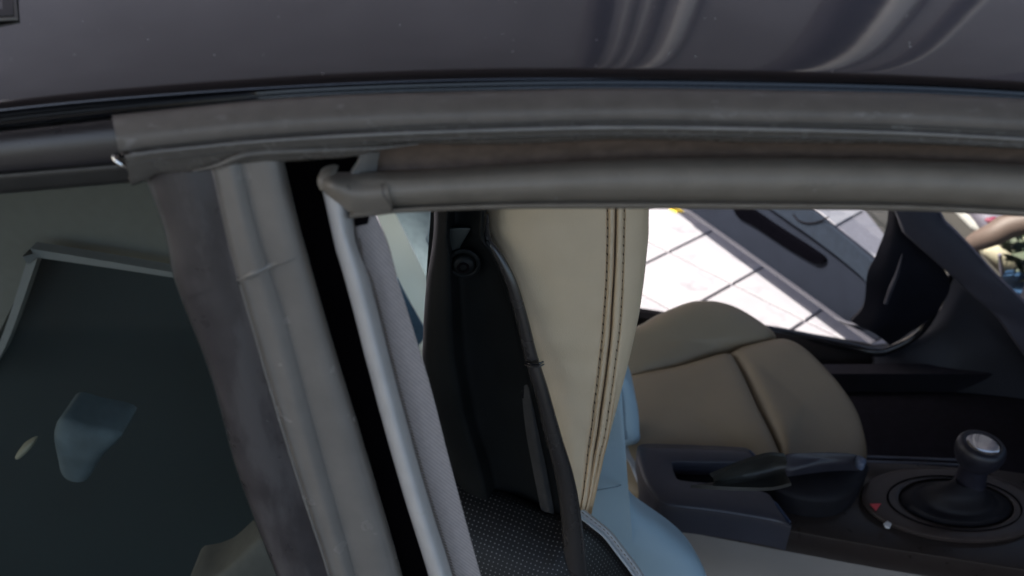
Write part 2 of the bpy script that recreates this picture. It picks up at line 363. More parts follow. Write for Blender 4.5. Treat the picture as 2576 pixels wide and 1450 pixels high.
# ditch: glossy black strip between roof and moulding
dt = [(-260, 365, .350), (0, 331, .350), (281, 299, .350), (658, 254, .350), (911, 239, .350), (1304, 228, .350), (1576, 223, .350), (1930, 228, .350), (2285, 235, .350), (2576, 250, .350), (2840, 268, .350)]
def mid(r1, r2, f, Y, n=14):
    a = byaxis(r1, n, 0, -260, 2840); b = byaxis(r2, n, 0, -260, 2840)
    return [(p.x, p.y + (q.y - p.y) * f, Y) for p, q in zip(a, b)]
hl('roof_ditch', [[(x, y - 3, .354) for x, y, _ in edge], mid(edge, dt, .25, .357), mid(edge, dt, .45, .352), mid(edge, dt, .65, .349), mid(edge, dt, .85, .355), [(x, y + 4, .360) for x, y, _ in dt]], M_gloss, car)
# charcoal roof moulding, right of its cut end
mt = [(281, 291), (450, 273), (658, 253), (911, 238), (1304, 228), (1576, 223), (1930, 228), (2285, 235), (2576, 250), (2840, 268)]
rg = [(300, 389), (480, 371), (658, 354), (937, 337), (1304, 324), (1576, 319), (1930, 324), (2285, 334), (2576, 349), (2840, 366)]
def two(r1, r2, f, Y, n=16, s1=None):
    a = spline([(x, y, 0) for x, y in r1], n); b = spline([(x, y, 0) for x, y in r2], n)
    return [(p.x + (q.x - p.x) * f, p.y + (q.y - p.y) * f, Y) for p, q in zip(a, b)]
prof = [(-.02, .352), (0, .346), (.08, .340), (.3, .334), (.55, .330), (.8, .3295), (.93, .331), (.975, .335)]
al('roof_moulding', [two(mt, rg, f, y) for f, y in prof], M_mould, car, n=110, thick=.006)
al('moulding_end_gap', [[(277, 292, .351), (280, 350, .347), (292, 385, .342), (312, 398, .338), (368, 455, .335)], [(286, 291, .3505), (288, 350, .3465), (301, 384, .3415), (322, 398, .3375), (375, 453, .3345)]], M_void, car, n=20, thick=.008)
# window frame strip under the ridge, widening into the pillar cap on the left
fb = [(372, 452), (400, 437), (486, 431), (562, 420), (613, 411), (729, 405), (810, 399), (885, 394), (952, 378), (1000, 367), (1053, 363), (1304, 362), (1576, 351), (1930, 359), (2285, 363), (2576, 376), (2840, 392)]
rg2 = [(312, 388)] + rg[1:]
frp = [(-.06, .332), (0, .3275), (.06, .3240), (.25, .3245), (.55, .3262), (.85, .3285), (1.0, .331), (1.05, .338)]
def fcol(f, Y):
    xs = [312 + (2840 - 312) * i / 129 for i in range(130)]
    a = byaxis([(x, y, 0) for x, y in rg2], 130, 0, 312, 2840); b = byaxis([(x, y, 0) for x, y in fb], 130, 0, 330, 2840)
    return [(p.x + (q.x - p.x) * f, p.y + (q.y - p.y) * f, Y) for p, q in zip(a, b)]
loft3('window_frame', [[PY(*q) for q in fcol(f, y)] for f, y in frp], M_frame, car, thick=.004)
tube('ridge_highlight', [PY(x, y + 2, .3238) for x, y in [(330, 386)] + rg[1:]], [.0003, .0006, .0008, .0008, .0007, .0006], mat('pale ridge highlight', (.26, .25, .235), .22, bump=.05), car, n=140, seg=10)  # pale satin bead stands for the highlight along the ridge
# soft raised fold on the pillar cap
tube('frame_fold', [PY(*q) for q in ((486, 430, .327), (549, 416, .3255), (603, 394, .3245), (663, 384, .325), (815, 378, .3255), (952, 373, .3265), (1053, 362, .328))], [.0004, .0016, .0018, .0013, .0010, .0004], M_frame, car, n=50)
# brown channel
ct = [(900, 385), (1053, 360), (1304, 358), (1576, 348), (1930, 355), (2576, 372), (2840, 388)]
cb = [(900, 440), (1053, 436), (1304, 426), (1576, 412), (1930, 410), (2576, 428), (2840, 446)]
loft3('frame_channel', [[PY(p.x, p.y + (q.y - p.y) * f, Y) for p, q in zip(byaxis([(x, y, 0) for x, y in ct], 90, 0, 935, 2840), byaxis([(x, y, 0) for x, y in cb], 90, 0, 935, 2840))] for f, Y in ((0, .333), (.1, .338), (.45, .343), (.8, .345), (1, .342))], M_channel, car, thick=.003)
# big tubular door seal
st = [(876, 434), (1000, 432), (1272, 422), (1576, 406), (1930, 403), (2285, 408), (2576, 420), (2840, 436)]
sb = [(925, 544), (1000, 536), (1272, 526), (1576, 525), (1930, 527), (2285, 531), (2576, 545), (2840, 562)]
def scol(f, Y, n=110, x0=880, bulge=0):
    a = byaxis([(x, y - 7 * min(1, max(0, (x - 960) / 200)), 0) for x, y in st], n, 0, x0, 2840); b = byaxis([(x, y, 0) for x, y in sb], n, 0, x0, 2840)
    return [PY(p.x, p.y + (q.y - p.y) * f, Y) for p, q in zip(a, b)]
seal = loft3('door_seal', [scol(f, y) for f, y in ((.16, .352), (.03, .346), (0, .338), (.05, .3315), (.2, .3245), (.4, .3210), (.6, .3205), (.76, .3240), (.83, .3285), (.855, .3300), (.875, .3275), (.92, .3255), (.985, .3268), (1.0, .332), (.9, .345))], M_seal, car, thick=.0015, sub=5)
# the moulded seal corner: a sleeve with an end fold
def sleeve():
    T = [(812, 442), (826, 434), (876, 433), (930, 434), (966, 433)]
    B = [(812, 482), (850, 512), (889, 541), (935, 544), (990, 537)]
    rl = []
    for f, Y in ((.22, .352), (.04, .345), (0, .339), (.06, .332), (.2, .3245), (.4, .3195), (.6, .3185), (.8, .3215), (.93, .3250), (1.0, .330), (.95, .342)):
        a = spline([(x, y, 0) for x, y in T], 30); b = spline([(x, y, 0) for x, y in B], 30)
        rl.append([PY(p.x + (q.x - p.x) * f, p.y + (q.y - p.y) * f, Y + .006 * max(0, 1 - i / 6) ** 2) for i, (p, q) in enumerate(zip(a, b))])
    return loft3('seal_corner', rl, mat('grey moulded rubber', (.225, .197, .164), .5, var=.08, vscale=60, bump=.25, bscale=1200), car, thick=.0015, sub=5, wob=.0012)
sc = sleeve()
tube('corner_seam', [PY(*q) for q in ((948, 461, .3262), (961, 466, .3215), (964, 490, .3183), (975, 505, .3180), (985, 522, .3215), (984, 536, .327))], .0003, M_frame, sc, n=24, seg=6)
tube('corner_wrinkle', [PY(*q) for q in ((880, 441, .333), (874, 466, .3215), (881, 478, .319))], .0004, M_frame, sc, n=14, seg=6)
pillow('corner_nub', [PY(*q, .331) for q in ((798, 450), (806, 440), (826, 434), (845, 436), (838, 446), (826, 458), (822, 476), (812, 481), (803, 470))], .004, M_seal, sc, thick=.008, rings=6, n=40)
al('seal_flap', [[(905, 391, .333), (902, 412, .334), (884, 436, .333), (873, 446, .329)], [(930, 386, .334), (925, 410, .336), (915, 432, .336), (905, 440, .334)], [(955, 384, .338), (950, 410, .340), (948, 430, .341), (945, 440, .340)]], M_pseal, car, n=16, thick=.002)
# black cavity behind the corner and down the groove
al('door_gap', [[(690, 380, .372), (705, 560, .366), (800, 800, .356), (900, 1100, .342), (990, 1450, .330), (1060, 1750, .322)], [(1010, 380, .372), (905, 600, .366), (950, 800, .356), (1040, 1100, .342), (1130, 1450, .330), (1200, 1750, .322)]], M_void, car, n=30, thick=.004)

# ---------------------------------------------------------------- pillar
A0, B0 = 398, 1800
def yy(py, off=0): return .338 - .030 * (py - 400) / 1050 + off
def vr(pts, off): return [(x, y, yy(y, off)) for x, y in pts]
e0 = [(362, 440), (369, 449), (415, 571), (446, 715), (532, 943), (603, 1197), (699, 1450), (830, 1800)]
rl_ = [(530, 400), (545, 460), (570, 580), (602, 705), (650, 870), (709, 1070), (770, 1265), (830, 1450), (930, 1800)]
gl = [(604, 400), (617, 450), (643, 555), (674, 660), (709, 765), (762, 960), (828, 1205), (896, 1450), (990, 1800)]
rr_ = [(712, 400), (723, 445), (746, 545), (776, 655), (811, 775), (854, 920), (905, 1085), (957, 1260), (1012, 1450), (1112, 1800)]
def mixr(r1, r2, f, off, a=A0, b=B0, n=26):
    P = byaxis([(x, y, 0) for x, y in r1], n, 1, a, b); Q = byaxis([(x, y, 0) for x, y in r2], n, 1, a, b)
    return [(p.x + (q.x - p.x) * f, p.y, yy(p.y, off)) for p, q in zip(P, Q)]
def vloft(name, rails, m, a, b, n=60, **k): return loft3(name, [[PY(*q) for q in byaxis(r, n, 1, a, b)] for r in rails], m, **k)
JT = [(470, 748), (549, 714), (600, 704), (617, 690), (680, 667), (754, 639)]
# each stretch is cut along the slanting joint: rails get their own start and end
def stretch(name, spec, m, y0f, y1f, parent, n=50, **k):
    rails = []
    for (r1, r2, f, off) in spec:
        P = mixr(r1, r2, f, off)
        xm = byaxis(P, 40, 1, 640, 760); ymid = 700
        rails.append([PY(*q) for q in byaxis(P, n, 1, y0f(P), y1f(P))])
    return loft3(name, rails, m, parent, **k)
def joint_y(P):
    J = byaxis([(x, y, 0) for x, y in JT], 60, 0, 380, 900); Q = byaxis(P, 120, 1, 600, 800)
    return min(((abs(q.y - j.y) + abs(q.x - j.x)), q.y) for q in Q for j in J)[1]
trim_spec = [(e0, rl_, -.03, .014), (e0, rl_, 0, .006), (e0, rl_, .08, .0015), (e0, rl_, .3, -.0015), (e0, rl_, .6, -.002), (e0, rl_, .85, .000), (e0, rl_, .97, .0010)]
rub_spec = [(rl_, gl, -.05, .0015), (rl_, gl, .02, -.0012), (rl_, gl, .12, -.0040), (rl_, gl, .3, -.0052), (rl_, gl, .6, -.0070), (rl_, gl, .9, -.0050), (rl_, gl, 1, -.0039), (gl, rr_, .08, -.0048), (gl, rr_, .3, -.0066), (gl, rr_, .6, -.0078), (gl, rr_, .85, -.0058), (gl, rr_, 1.0, .0020), (gl, rr_, 1.02, .012)]
lo_shift = lambda spec, d: [(a, b, f, o + d) for a, b, f, o in spec]
stretch('pillar_trim', trim_spec, M_ptrim, lambda P: 415, lambda P: joint_y(P) + 4, car, wob=.0003, thick=.002)
stretch('pillar_trim', lo_shift(trim_spec, .0012), M_ptrim, lambda P: joint_y(P), lambda P: 1800, car, wob=.0003, thick=.002)
stretch('pillar_rubber', rub_spec, M_pseal, lambda P: 392, lambda P: joint_y(P) + 3, car, wob=.0004, thick=.002)
stretch('pillar_rubber', lo_shift(rub_spec, .0020), M_pseal, lambda P: joint_y(P) - 2, lambda P: 1800, car, wob=.0004, thick=.002)
tube('joint_bead', [PY(x, y, yy(y, o)) for x, y, o in ((596, 706, -.0002), (620, 697, -.0050), (645, 685, -.0064), (680, 669, -.0046), (720, 655, -.0066), (752, 642, -.0046))], [.0006, .0012, .0014, .0015, .0014, .0008], M_pseal, car, n=60, seg=12, flat=.5)
tube('ridge_bead', [PY(*q) for q in mixr(rl_, gl, -.02, -.0030, 715, 1800)], [.0005, .0007, .0007, .0006], M_pseal, car, n=70, seg=8)
# silver seal down the near edge of the door aperture
tl = [(812, 482), (838, 600), (848, 640), (871, 715), (937, 969), (1008, 1222), (1079, 1450), (1180, 1800)]
tr_ = [(889, 541), (893, 600), (908, 645), (933, 715), (998, 969), (1068, 1222), (1139, 1450), (1242, 1800)]
def tb(f, off, a0=482, a1=541):
    P = spline([(x, y, 0) for x, y in tl], 60); Q = spline([(x, y, 0) for x, y in tr_], 60)
    return [PY(p.x + (q.x - p.x) * f, p.y + (q.y - p.y) * f, yy(p.y, off)) for p, q in zip(P, Q)]
loft3('pillar_seal', [tb(f, o) for f, o in ((.12, .016), (0, .008), (.02, .001), (.18, -.004), (.42, -.0068), (.66, -.0060), (.86, -.001), (.98, .006), (1.0, .012))], M_silver, car, thick=.001, wob=.0006)
# woven grey webbing beside the seal, frayed along its edge
bl = [(889, 545), (905, 660), (930, 715), (995, 969), (1065, 1222), (1136, 1450), (1238, 1800)]
br = [(947, 545), (976, 610), (1005, 715), (1079, 958), (1134, 1171), (1210, 1450), (1312, 1800)]
belt = vloft('seat_belt', [[(x - 3, y, yy(y, .016)) for x, y in bl]] + [[(p.x + (q.x - p.x) * f, p.y, yy(p.y, .0125 + .002 * math.sin(f * 3.1) * -1)) for p, q in zip(byaxis([(x, y, 0) for x, y in bl], 20, 1, 545, 1800), byaxis([(x, y, 0) for x, y in br], 20, 1, 545, 1800))] for f in (.05, .3, .6, .95)] + [[(x, y, yy(y, .013)) for x, y in br]], M_belt, 543, 1800, n=110, parent=car, thick=.0012, wob=.0005)
# dark stitches along the inner edge of the webbing + a few loose fibres on the outer edge
def strands(name, segs, r, m, parent, seg=5, kind='stuff'):
    bm = bmesh.new()
    for a, b in segs:
        d = (b - a); L = d.length; z = d.normalized(); x = z.orthogonal().normalized(); y = z.cross(x)
        ra, rb, rc = [], [], []
        for k in range(seg):
            q = 2 * math.pi * k / seg; o = (x * math.cos(q) + y * math.sin(q)) * r
            ra.append(bm.verts.new(a + o * .45)); rb.append(bm.verts.new((a + b) / 2 + o)); rc.append(bm.verts.new(b + o * .45))
        for k in range(seg):
            k2 = (k + 1) % seg; bm.faces.new((ra[k], ra[k2], rb[k2], rb[k])); bm.faces.new((rb[k], rb[k2], rc[k2], rc[k]))
        bm.faces.new(list(reversed(ra))); bm.faces.new(rc)
    bmesh.ops.recalc_face_normals(bm, faces=bm.faces[:])
    me = bpy.data.meshes.new(name); bm.to_mesh(me); bm.free(); return link(name, me, m, parent, kind=kind)
sg = []
for q in byaxis([(x + 8, y, yy(y, .0095)) for x, y in bl], 120, 1, 600, 1480):
    a = PY(q.x - 3, q.y, q.z); sg.append((a, PY(q.x + 5, q.y + 5, q.z)))
strands('edge_stitching', sg, .0003, M_groove, belt)
sg = []
for q in byaxis([(x, y, yy(y, .013)) for x, y in br], 26, 1, 700, 1480):
    a = PY(q.x - 2, q.y, q.z); sg.append((a, PY(q.x + random.uniform(1, 6), q.y + random.uniform(-7, 5), q.z - .001)))
strands('loose_fibres', sg, .00008, M_belt, belt)
plate('belt_slot', [PY(*q, .3405) for q in ((890, 545), (928, 545), (925, 565), (893, 572))], .002, M_void, belt, bevel=.0004)

# ---------------------------------------------------------------- rear door / window at the left
hl2 = lambda name, rails, m, x0, x1, **k: loft3(name, [[PY(*q) for q in byaxis(r, 50, 0, x0, x1)] for r in rails], m, car, **k)
hl2('rear_frame', [[(0, 329, .352), (284, 298, .350)], [(0, 336, .345), (284, 306, .343)], [(0, 380, .341), (284, 352, .339)], [(0, 428, .340), (292, 403, .338)], [(0, 437, .342), (305, 412, .340)]], mat('grey satin frame paint', (.030, .027, .029), .3, var=.06, bump=.05), -500, 300, thick=.004)
hl2('rear_frame_lip', [[(0, 436, .343), (350, 402, .341)], [(0, 441, .338), (350, 412, .336)], [(0, 465, .3385), (350, 436, .3365)], [(0, 485, .341), (355, 455, .339)], [(0, 489, .350), (360, 457, .347)]], mat('dark frame lip', (.038, .036, .033), .4, var=.06, bump=.1), -500, 352, thick=.003)
tube('chrome_highlight', [PY(*q) for q in ((287, 388, .338), (292, 398, .3345), (305, 413, .333), (325, 430, .334), (348, 447, .336))], [.0006, .0019, .0016, .0009, .0003], M_chrome_highlight, car, n=30, seg=12)  # bright crescent highlight at the frame edge, built as a chrome sliver
vloft('rear_window', [[(-600, 440, yy(440, .008)), (-600, 1800, yy(1800, .008))], [(x + 14, y, yy(y, .008)) for x, y in e0]], G_rear, 440, 1800, n=40, parent=car, thick=.003, cross_smooth=False)
# what shows through it: lining, window opening with pale trim, far glass, cushion
plate('rear_lining', [PY(*q) for q in ((-500, 380, 1.05), (640, 380, 1.05), (560, 713, 1.05), (430, 690, 1.05), (92, 640, 1.05), (-60, 960, 1.05), (-500, 1000, 1.05))], .03, M_head, car, bevel=0)
al('rear_window_trim', [[(-70, 960, 1.0), (-2, 862, 1.0), (68, 655, 1.0), (76, 632, 1.0), (100, 630, 1.0), (437, 686, 1.0), (560, 708, 1.0)], [(-60, 985, 1.0), (14, 872, 1.0), (88, 668, 1.0), (94, 651, 1.0), (112, 651, 1.0), (437, 699, 1.0), (560, 722, 1.0)]], M_rimg, car, n=60, thick=.02, cross_smooth=False)
plate('rear_seat', [PY(*q) for q in ((-700, 560, 1.12), (640, 560, 1.12), (760, 1900, .90), (-700, 1900, .90))], .05, M_teal, car, bevel=0)
pillow('hazy_light_patch', [PY(*q, .80) for q in ((155, 1050), (215, 1062), (308, 1088), (262, 1140), (228, 1195), (205, 1212), (160, 1195), (150, 1140), (138, 1090))], .02, mat('hazy grey light', (.10, .125, .135), .8, var=.25, vscale=25, bump=.2), car, thick=.05, n=60)  # hazy patch of light behind the glass, built as a pale solid
pillow('pale_glint', [PY(*q, .78) for q in ((38, 1150), (52, 1128), (84, 1110), (80, 1126), (60, 1145), (45, 1156))], .008, M_cream, car, thick=.01, n=30, rings=5)  # small warm glint behind the glass, built as a cream solid
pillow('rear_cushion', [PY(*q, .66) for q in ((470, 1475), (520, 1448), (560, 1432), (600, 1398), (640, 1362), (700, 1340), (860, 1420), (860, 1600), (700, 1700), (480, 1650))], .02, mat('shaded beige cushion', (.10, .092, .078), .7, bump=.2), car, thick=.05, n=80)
# ---------------------------------------------------------------- near seat (seen edge on)
def lr(pts, Y): return [(x, y, Y) for x, y in pts]
sE = [(1634, 300), (1632, 535), (1629, 615), (1613, 756), (1588, 882), (1540, 1071), (1515, 1167), (1492, 1264), (1480, 1296)]
s1 = [(1527, 300), (1528, 535), (1528, 615), (1525, 717), (1518, 807), (1512, 879), (1489, 1071), (1479, 1139), (1469, 1228), (1459, 1294)]
s0 = [(1549, 300), (1549, 535), (1546, 666), (1540, 769), (1532, 879), (1506, 1071), (1492, 1162), (1479, 1254), (1468, 1296)]
s2 = [(1570, 300), (1570, 535), (1567, 666), (1561, 795), (1552, 879), (1525, 1071), (1508, 1149), (1492, 1228), (1477, 1296)]
lf = [(1190, 300), (1190, 535), (1200, 700), (1250, 879), (1330, 1071), (1370, 1167), (1400, 1264), (1420, 1300)]
def sh(r, d): return [(x + d * min(1, max(.15, (1330 - y) / 220)), y) for x, y in r]
def mx(r1, r2, f):
    a = byaxis([(x, y, 0) for x, y in r1], 20, 1, 300, 1296); b = byaxis([(x, y, 0) for x, y in r2], 20, 1, 300, 1296)
    return [(p.x + (q.x - p.x) * f, p.y) for p, q in zip(a, b)]
seat = empty('front_seat', (0, 0, 0)); seat.parent = car
def t_(y): return (y - 300) / 1000
SD = .0
def sv_(r, Y): return [(x, y, Y - .02 * t_(y)) for x, y in r]
spec = [(lf, .66), (mx(lf, s1, .12), .615), (mx(lf, s1, .3), .596), (mx(lf, s1, .6), .590), (mx(lf, s1, .88), .5925), (sh(s1, -7), .5945), (sh(s1, -2.5), .5962), (s1, .5990), (sh(s1, 2.5), .5962), (sh(s1, 8), .5930), (sh(s0, -5), .5945), (s0, .6010), (sh(s0, 5), .5945), (sh(s2, -7), .5935), (sh(s2, -2), .5965), (s2, .5995), (sh(s2, 2.5), .597), (sh(s2, 8), .5962), (mx(s2, sE, .5), .600), (mx(s2, sE, .85), .609), (sE, .625), (mx(s2, sE, .93), .66), (mx(s2, sE, .5), .72)]
vloft('backrest_bolster', [sv_(r, Y) for r, Y in spec], M_beige, 300, 1294, n=150, parent=seat, sub=4, thick=.004, wob=.0012, sharp=60)
def stitches(line, Y, pitch, name, slant=2.0):
    sg = []; y = 310.0; D = byaxis([(x, yy_, 0) for x, yy_ in line], 400, 1, 300, 1294)
    gx = lambda yv: D[min(399, max(0, int((yv - 300) / 994 * 399)))].x
    while y < 1285:
        a = PY(gx(y + 3) - slant * .5 + random.uniform(-.6, .6), y + 3 + random.uniform(-1, 1), Y - .02 * t_(y)); b = PY(gx(y + pitch - 3) + slant * .5 + random.uniform(-.6, .6), y + pitch - 3, Y - .02 * t_(y)); sg.append((a, b)); y += pitch
    return strands(name, sg, .00065, M_thread, seat, seg=6)
stitches(s1, .5970, 22, 'stitch_row'); stitches(s2, .5977, 22, 'stitch_row')
def holes(line, Y, pitch):
    sg = []; y = 310.0; D = byaxis([(x, yy_, 0) for x, yy_ in line], 400, 1, 300, 1294)
    gx = lambda yv: D[min(399, max(0, int((yv - 300) / 994 * 399)))].x
    while y < 1285:
        sg.append((PY(gx(y) - 1.5, y - 3.2, Y - .02 * t_(y)), PY(gx(y) + 1.5, y + 3.2, Y - .02 * t_(y)))); y += pitch
    return strands('needle_holes', sg, .0008, M_groove, seat, seg=6)
holes(s1, .5972, 22); holes(s2, .5980, 22)
tube('seam_line', [PY(x, y, .5995 - .02 * t_(y)) for x, y in s0], .00060, M_groove, seat, n=120, seg=6)
# black backrest shell
kL = [(1094, 300), (1092, 535), (1088, 610), (1074, 702), (1066, 800), (1064, 860), (1064, 920), (1085, 1040), (1130, 1180), (1160, 1300)]
kR = [(1226, 300), (1224, 535), (1222, 602), (1262, 650), (1300, 740), (1325, 830), (1362, 960), (1385, 1080), (1418, 1210), (1430, 1300)]
def kx(f, Y): return [(p.x + (q.x - p.x) * f, p.y, Y - .02 * t_(p.y)) for p, q in zip(byaxis([(x, y, 0) for x, y in kL], 40, 1, 300, 1300), byaxis([(x, y, 0) for x, y in kR], 40, 1, 300, 1300))]
vloft('backrest_shell', [kx(f, Y) for f, Y in ((.03, .70), (0, .63), (.06, .600), (.18, .590), (.27, .588), (.33, .597), (.40, .606), (.60, .604), (.80, .594), (.92, .588), (1.0, .596), (1.0, .63))], M_shell, 300, 1300, n=90, parent=seat, thick=.003)
# recess plate, bolt and rim
plate('shell_recess', [PY(*q, .590) for q in ((1122, 590), (1130, 576), (1160, 574), (1186, 575), (1160, 618), (1145, 660), (1140, 700), (1120, 705))], .004, mat('dull green black plate', (.022, .028, .027), .4, bump=.2), seat, bevel=.0015)
bc = PY(1166, 668, .585)
pillow('seat_bolt', [bc + Vector((math.cos(a) * .0095, 0, math.sin(a) * .0095)) for a in [i * math.pi / 8 for i in range(16)]], .004, M_shell, seat, thick=.012, n=32, rings=5, power=2)
tube('bolt_collar', [bc + Vector((math.cos(a) * .0125, .003, math.sin(a) * .0125)) for a in [i * math.pi / 8 for i in range(16)]], .0022, M_shell, seat, n=32, seg=8, closed=True)
tube('bolt_socket', [bc + Vector((math.cos(a) * .0042, -.0042, math.sin(a) * .0042)) for a in [i * math.pi / 6 for i in range(12)]], .0011, M_void, seat, n=24, seg=6, closed=True)
tube('shell_edge_wire', [PY(*q) for q in ((1222, 606, .584), (1248, 655, .582), (1272, 720, .580), (1296, 800, .579), (1310, 860, .579))], .0022, M_shell, seat, n=50, seg=8)
plate('shell_tab', [PY(*q, .5865) for q in ((1290, 835), (1318, 850), (1330, 900), (1320, 960), (1288, 945), (1278, 880))], .004, M_shell, seat, bevel=.001)
tube('backrest_rim', [PY(*q) for q in ((1224, 540, .60), (1228, 600, .588), (1252, 640, .582), (1285, 710, .577), (1312, 800, .572), (1336, 900, .566), (1362, 985, .560), (1392, 1100, .552), (1420, 1200, .545), (1436, 1300, .536), (1450, 1450, .522), (1456, 1650, .508))], [.002, .005, .006, .007, .0085, .0100, .0112, .0120, .0125], M_tube, seat, n=140, seg=20)
tube('rim_clip', [PY(*q) for q in ((1322, 912, .561), (1338, 917, .5545), (1352, 917, .5545), (1366, 911, .560))], .0011, M_gloss, seat, n=16, seg=8)
tube('rim_clip', [PY(*q) for q in ((1322, 918, .561), (1338, 923, .5545), (1354, 923, .5545), (1368, 917, .560))], .0008, M_tube, seat, n=16, seg=8)
al('lower_strap', [[(1311, 975, .580), (1322, 1080, .576), (1340, 1180, .572), (1362, 1290, .568)], [(1330, 968, .576), (1344, 1070, .571), (1362, 1180, .567), (1383, 1290, .563)], [(1340, 985, .582), (1372, 1110, .580), (1388, 1200, .577), (1402, 1300, .574)]], mat('dusty grey black strap', (.035, .034, .035), .6, var=.2, vscale=90, bump=.5, patch=((.09, .09, .09), 160, .66)), seat, n=40, thick=.004)
plate('strap_clip', [PY(*q, .578) for q in ((1318, 965), (1330, 972), (1338, 1000), (1326, 1008), (1310, 1002))], .004, M_gloss, seat, bevel=.001)
plate('shell_backing', [PY(*q, .665) for q in ((1100, 300), (1215, 300), (1240, 600), (1330, 850), (1440, 1300), (1300, 1330), (1130, 1230), (1075, 940), (1072, 700))], .03, M_black, seat, bevel=0)
# pinhole cushion at the bottom with pale piping
top = [(1120, 1186, .600), (1145, 1197, .597), (1200, 1213, .590), (1300, 1250, .578), (1400, 1292, .566), (1458, 1306, .562), (1521, 1353, .560), (1591, 1447, .556), (1660, 1560, .552), (1740, 1700, .55)]
def cu(dy, dx, dY): return [(x + dx, y + dy, Y + dY) for x, y, Y in top]
al('cushion_bolster', [cu(6, -6, .03), cu(0, 0, .008), cu(8, -4, -.004), cu(30, -14, -.016), cu(80, -30, -.034), cu(170, -60, -.056), cu(320, -100, -.08), cu(520, -150, -.10)], M_perf, seat, n=110, sub=6, thick=.004)
pp = [(1452, 1296, .556), (1462, 1304, .555), (1490, 1326, .553), (1521, 1352, .551), (1560, 1402, .549), (1594, 1448, .547), (1665, 1560, .543)]
tube('piping', [PY(*q) for q in pp], [.0010, .0015, .0014, .0014], M_pipe, seat, n=70, seg=10)
al('piping_welt', [[(x + 2, y - 4, Y + .003) for x, y, Y in pp], [(x + 12, y - 12, Y + .004) for x, y, Y in pp], [(x + 18, y - 14, Y + .012) for x, y, Y in pp]], M_pipe, seat, n=40, thick=.003)
sg = []; D = spline([(x + 9, y - 9, Y + .0015) for x, y, Y in pp], 26)
for i in range(0, 25): a = PY(*D[i]); b = PY(*D[i + 1]); sg.append((a.lerp(b, .15), a.lerp(b, .75)))
strands('stitch_row', sg, .0005, M_groove, seat)
# seat base shell beyond the bolster, sky light painted in as pale blue
bo = [(1500, 1000, .80), (1560, 960, .80), (1558, 1040, .79), (1556, 1120, .78), (1564, 1210, .77), (1596, 1265, .77), (1637, 1298, .76), (1687, 1333, .76), (1728, 1369, .75), (1758, 1409, .74), (1780, 1460, .73), (1800, 1600, .70), (1560, 1600, .70), (1440, 1450, .72), (1430, 1250, .76)]
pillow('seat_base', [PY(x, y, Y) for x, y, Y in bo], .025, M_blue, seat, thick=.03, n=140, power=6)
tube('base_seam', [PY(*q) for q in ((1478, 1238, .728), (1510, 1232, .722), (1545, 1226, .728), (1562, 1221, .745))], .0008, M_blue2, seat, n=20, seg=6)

# ---------------------------------------------------------------- far seat
def Z(px, py, z): return PZ(px, py, z)
fs = empty('front_seat'); fs.parent = car
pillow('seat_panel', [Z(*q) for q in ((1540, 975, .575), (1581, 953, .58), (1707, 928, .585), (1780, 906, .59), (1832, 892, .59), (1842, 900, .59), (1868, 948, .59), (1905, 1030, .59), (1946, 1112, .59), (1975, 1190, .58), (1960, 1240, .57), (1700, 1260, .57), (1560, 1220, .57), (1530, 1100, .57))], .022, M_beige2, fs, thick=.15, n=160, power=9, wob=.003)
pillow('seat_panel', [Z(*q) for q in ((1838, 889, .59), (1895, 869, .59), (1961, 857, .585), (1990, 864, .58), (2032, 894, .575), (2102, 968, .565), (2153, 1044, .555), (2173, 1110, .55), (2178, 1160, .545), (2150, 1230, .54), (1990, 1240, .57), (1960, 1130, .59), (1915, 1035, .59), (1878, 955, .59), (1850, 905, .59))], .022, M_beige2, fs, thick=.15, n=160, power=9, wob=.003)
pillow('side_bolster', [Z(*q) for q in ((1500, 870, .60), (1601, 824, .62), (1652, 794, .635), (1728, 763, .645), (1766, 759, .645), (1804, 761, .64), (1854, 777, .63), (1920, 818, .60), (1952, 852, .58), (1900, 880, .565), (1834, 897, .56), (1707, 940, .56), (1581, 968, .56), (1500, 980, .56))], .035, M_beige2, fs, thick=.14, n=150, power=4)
tube('cushion_seam', [Z(*q) for q in ((1836, 893, .588), (1862, 938, .588), (1902, 1022, .588), (1950, 1118, .588), (1985, 1200, .58))], .0035, M_groove, fs, n=50, seg=8)
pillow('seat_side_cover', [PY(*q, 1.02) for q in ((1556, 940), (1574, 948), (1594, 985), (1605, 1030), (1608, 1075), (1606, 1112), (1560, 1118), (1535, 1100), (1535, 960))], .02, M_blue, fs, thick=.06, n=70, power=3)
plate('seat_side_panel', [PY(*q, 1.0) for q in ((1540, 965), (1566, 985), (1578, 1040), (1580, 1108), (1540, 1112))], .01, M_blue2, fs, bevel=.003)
# ---------------------------------------------------------------- centre console
con = empty('centre_console'); con.parent = car
# side wall
ce = [(1556, 1118), (1611, 1201), (1637, 1247), (1672, 1279), (1800, 1300), (1905, 1318), (1980, 1334), (2234, 1380), (2576, 1434), (2800, 1470)]
al('console_side', [[(x, y - 3, .585) for x, y in ce], [(x - 1, y + 3, .578) for x, y in ce], [(x - 8, y + 60, .53) for x, y in ce], [(x - 20, y + 200, .42) for x, y in ce], [(x - 30, y + 500, .30) for x, y in ce]], M_cside, con, n=70, P=PZ, thick=.004)
plate('console_back', [PZ(*q, .592) for q in ((1535, 1115), (1616, 1112), (1690, 1112), (1720, 1290), (1672, 1284), (1637, 1255), (1608, 1215), (1580, 1160))], .012, M_cside, con, bevel=.004).data.materials[0] = mat('sky tinted console back', (.34, .38, .44), .5, bump=.1)  # sky light painted in, paler and bluer than the console side
# glossy top deck
plate('console_deck', [PZ(*q, .588) for q in ((1680, 1135), (2180, 1158), (2500, 1180), (2900, 1230), (2900, 1486), (2576, 1434), (2234, 1380), (1980, 1334), (1700, 1282), (1660, 1240))], .05, M_cgloss, con, bevel=.004)
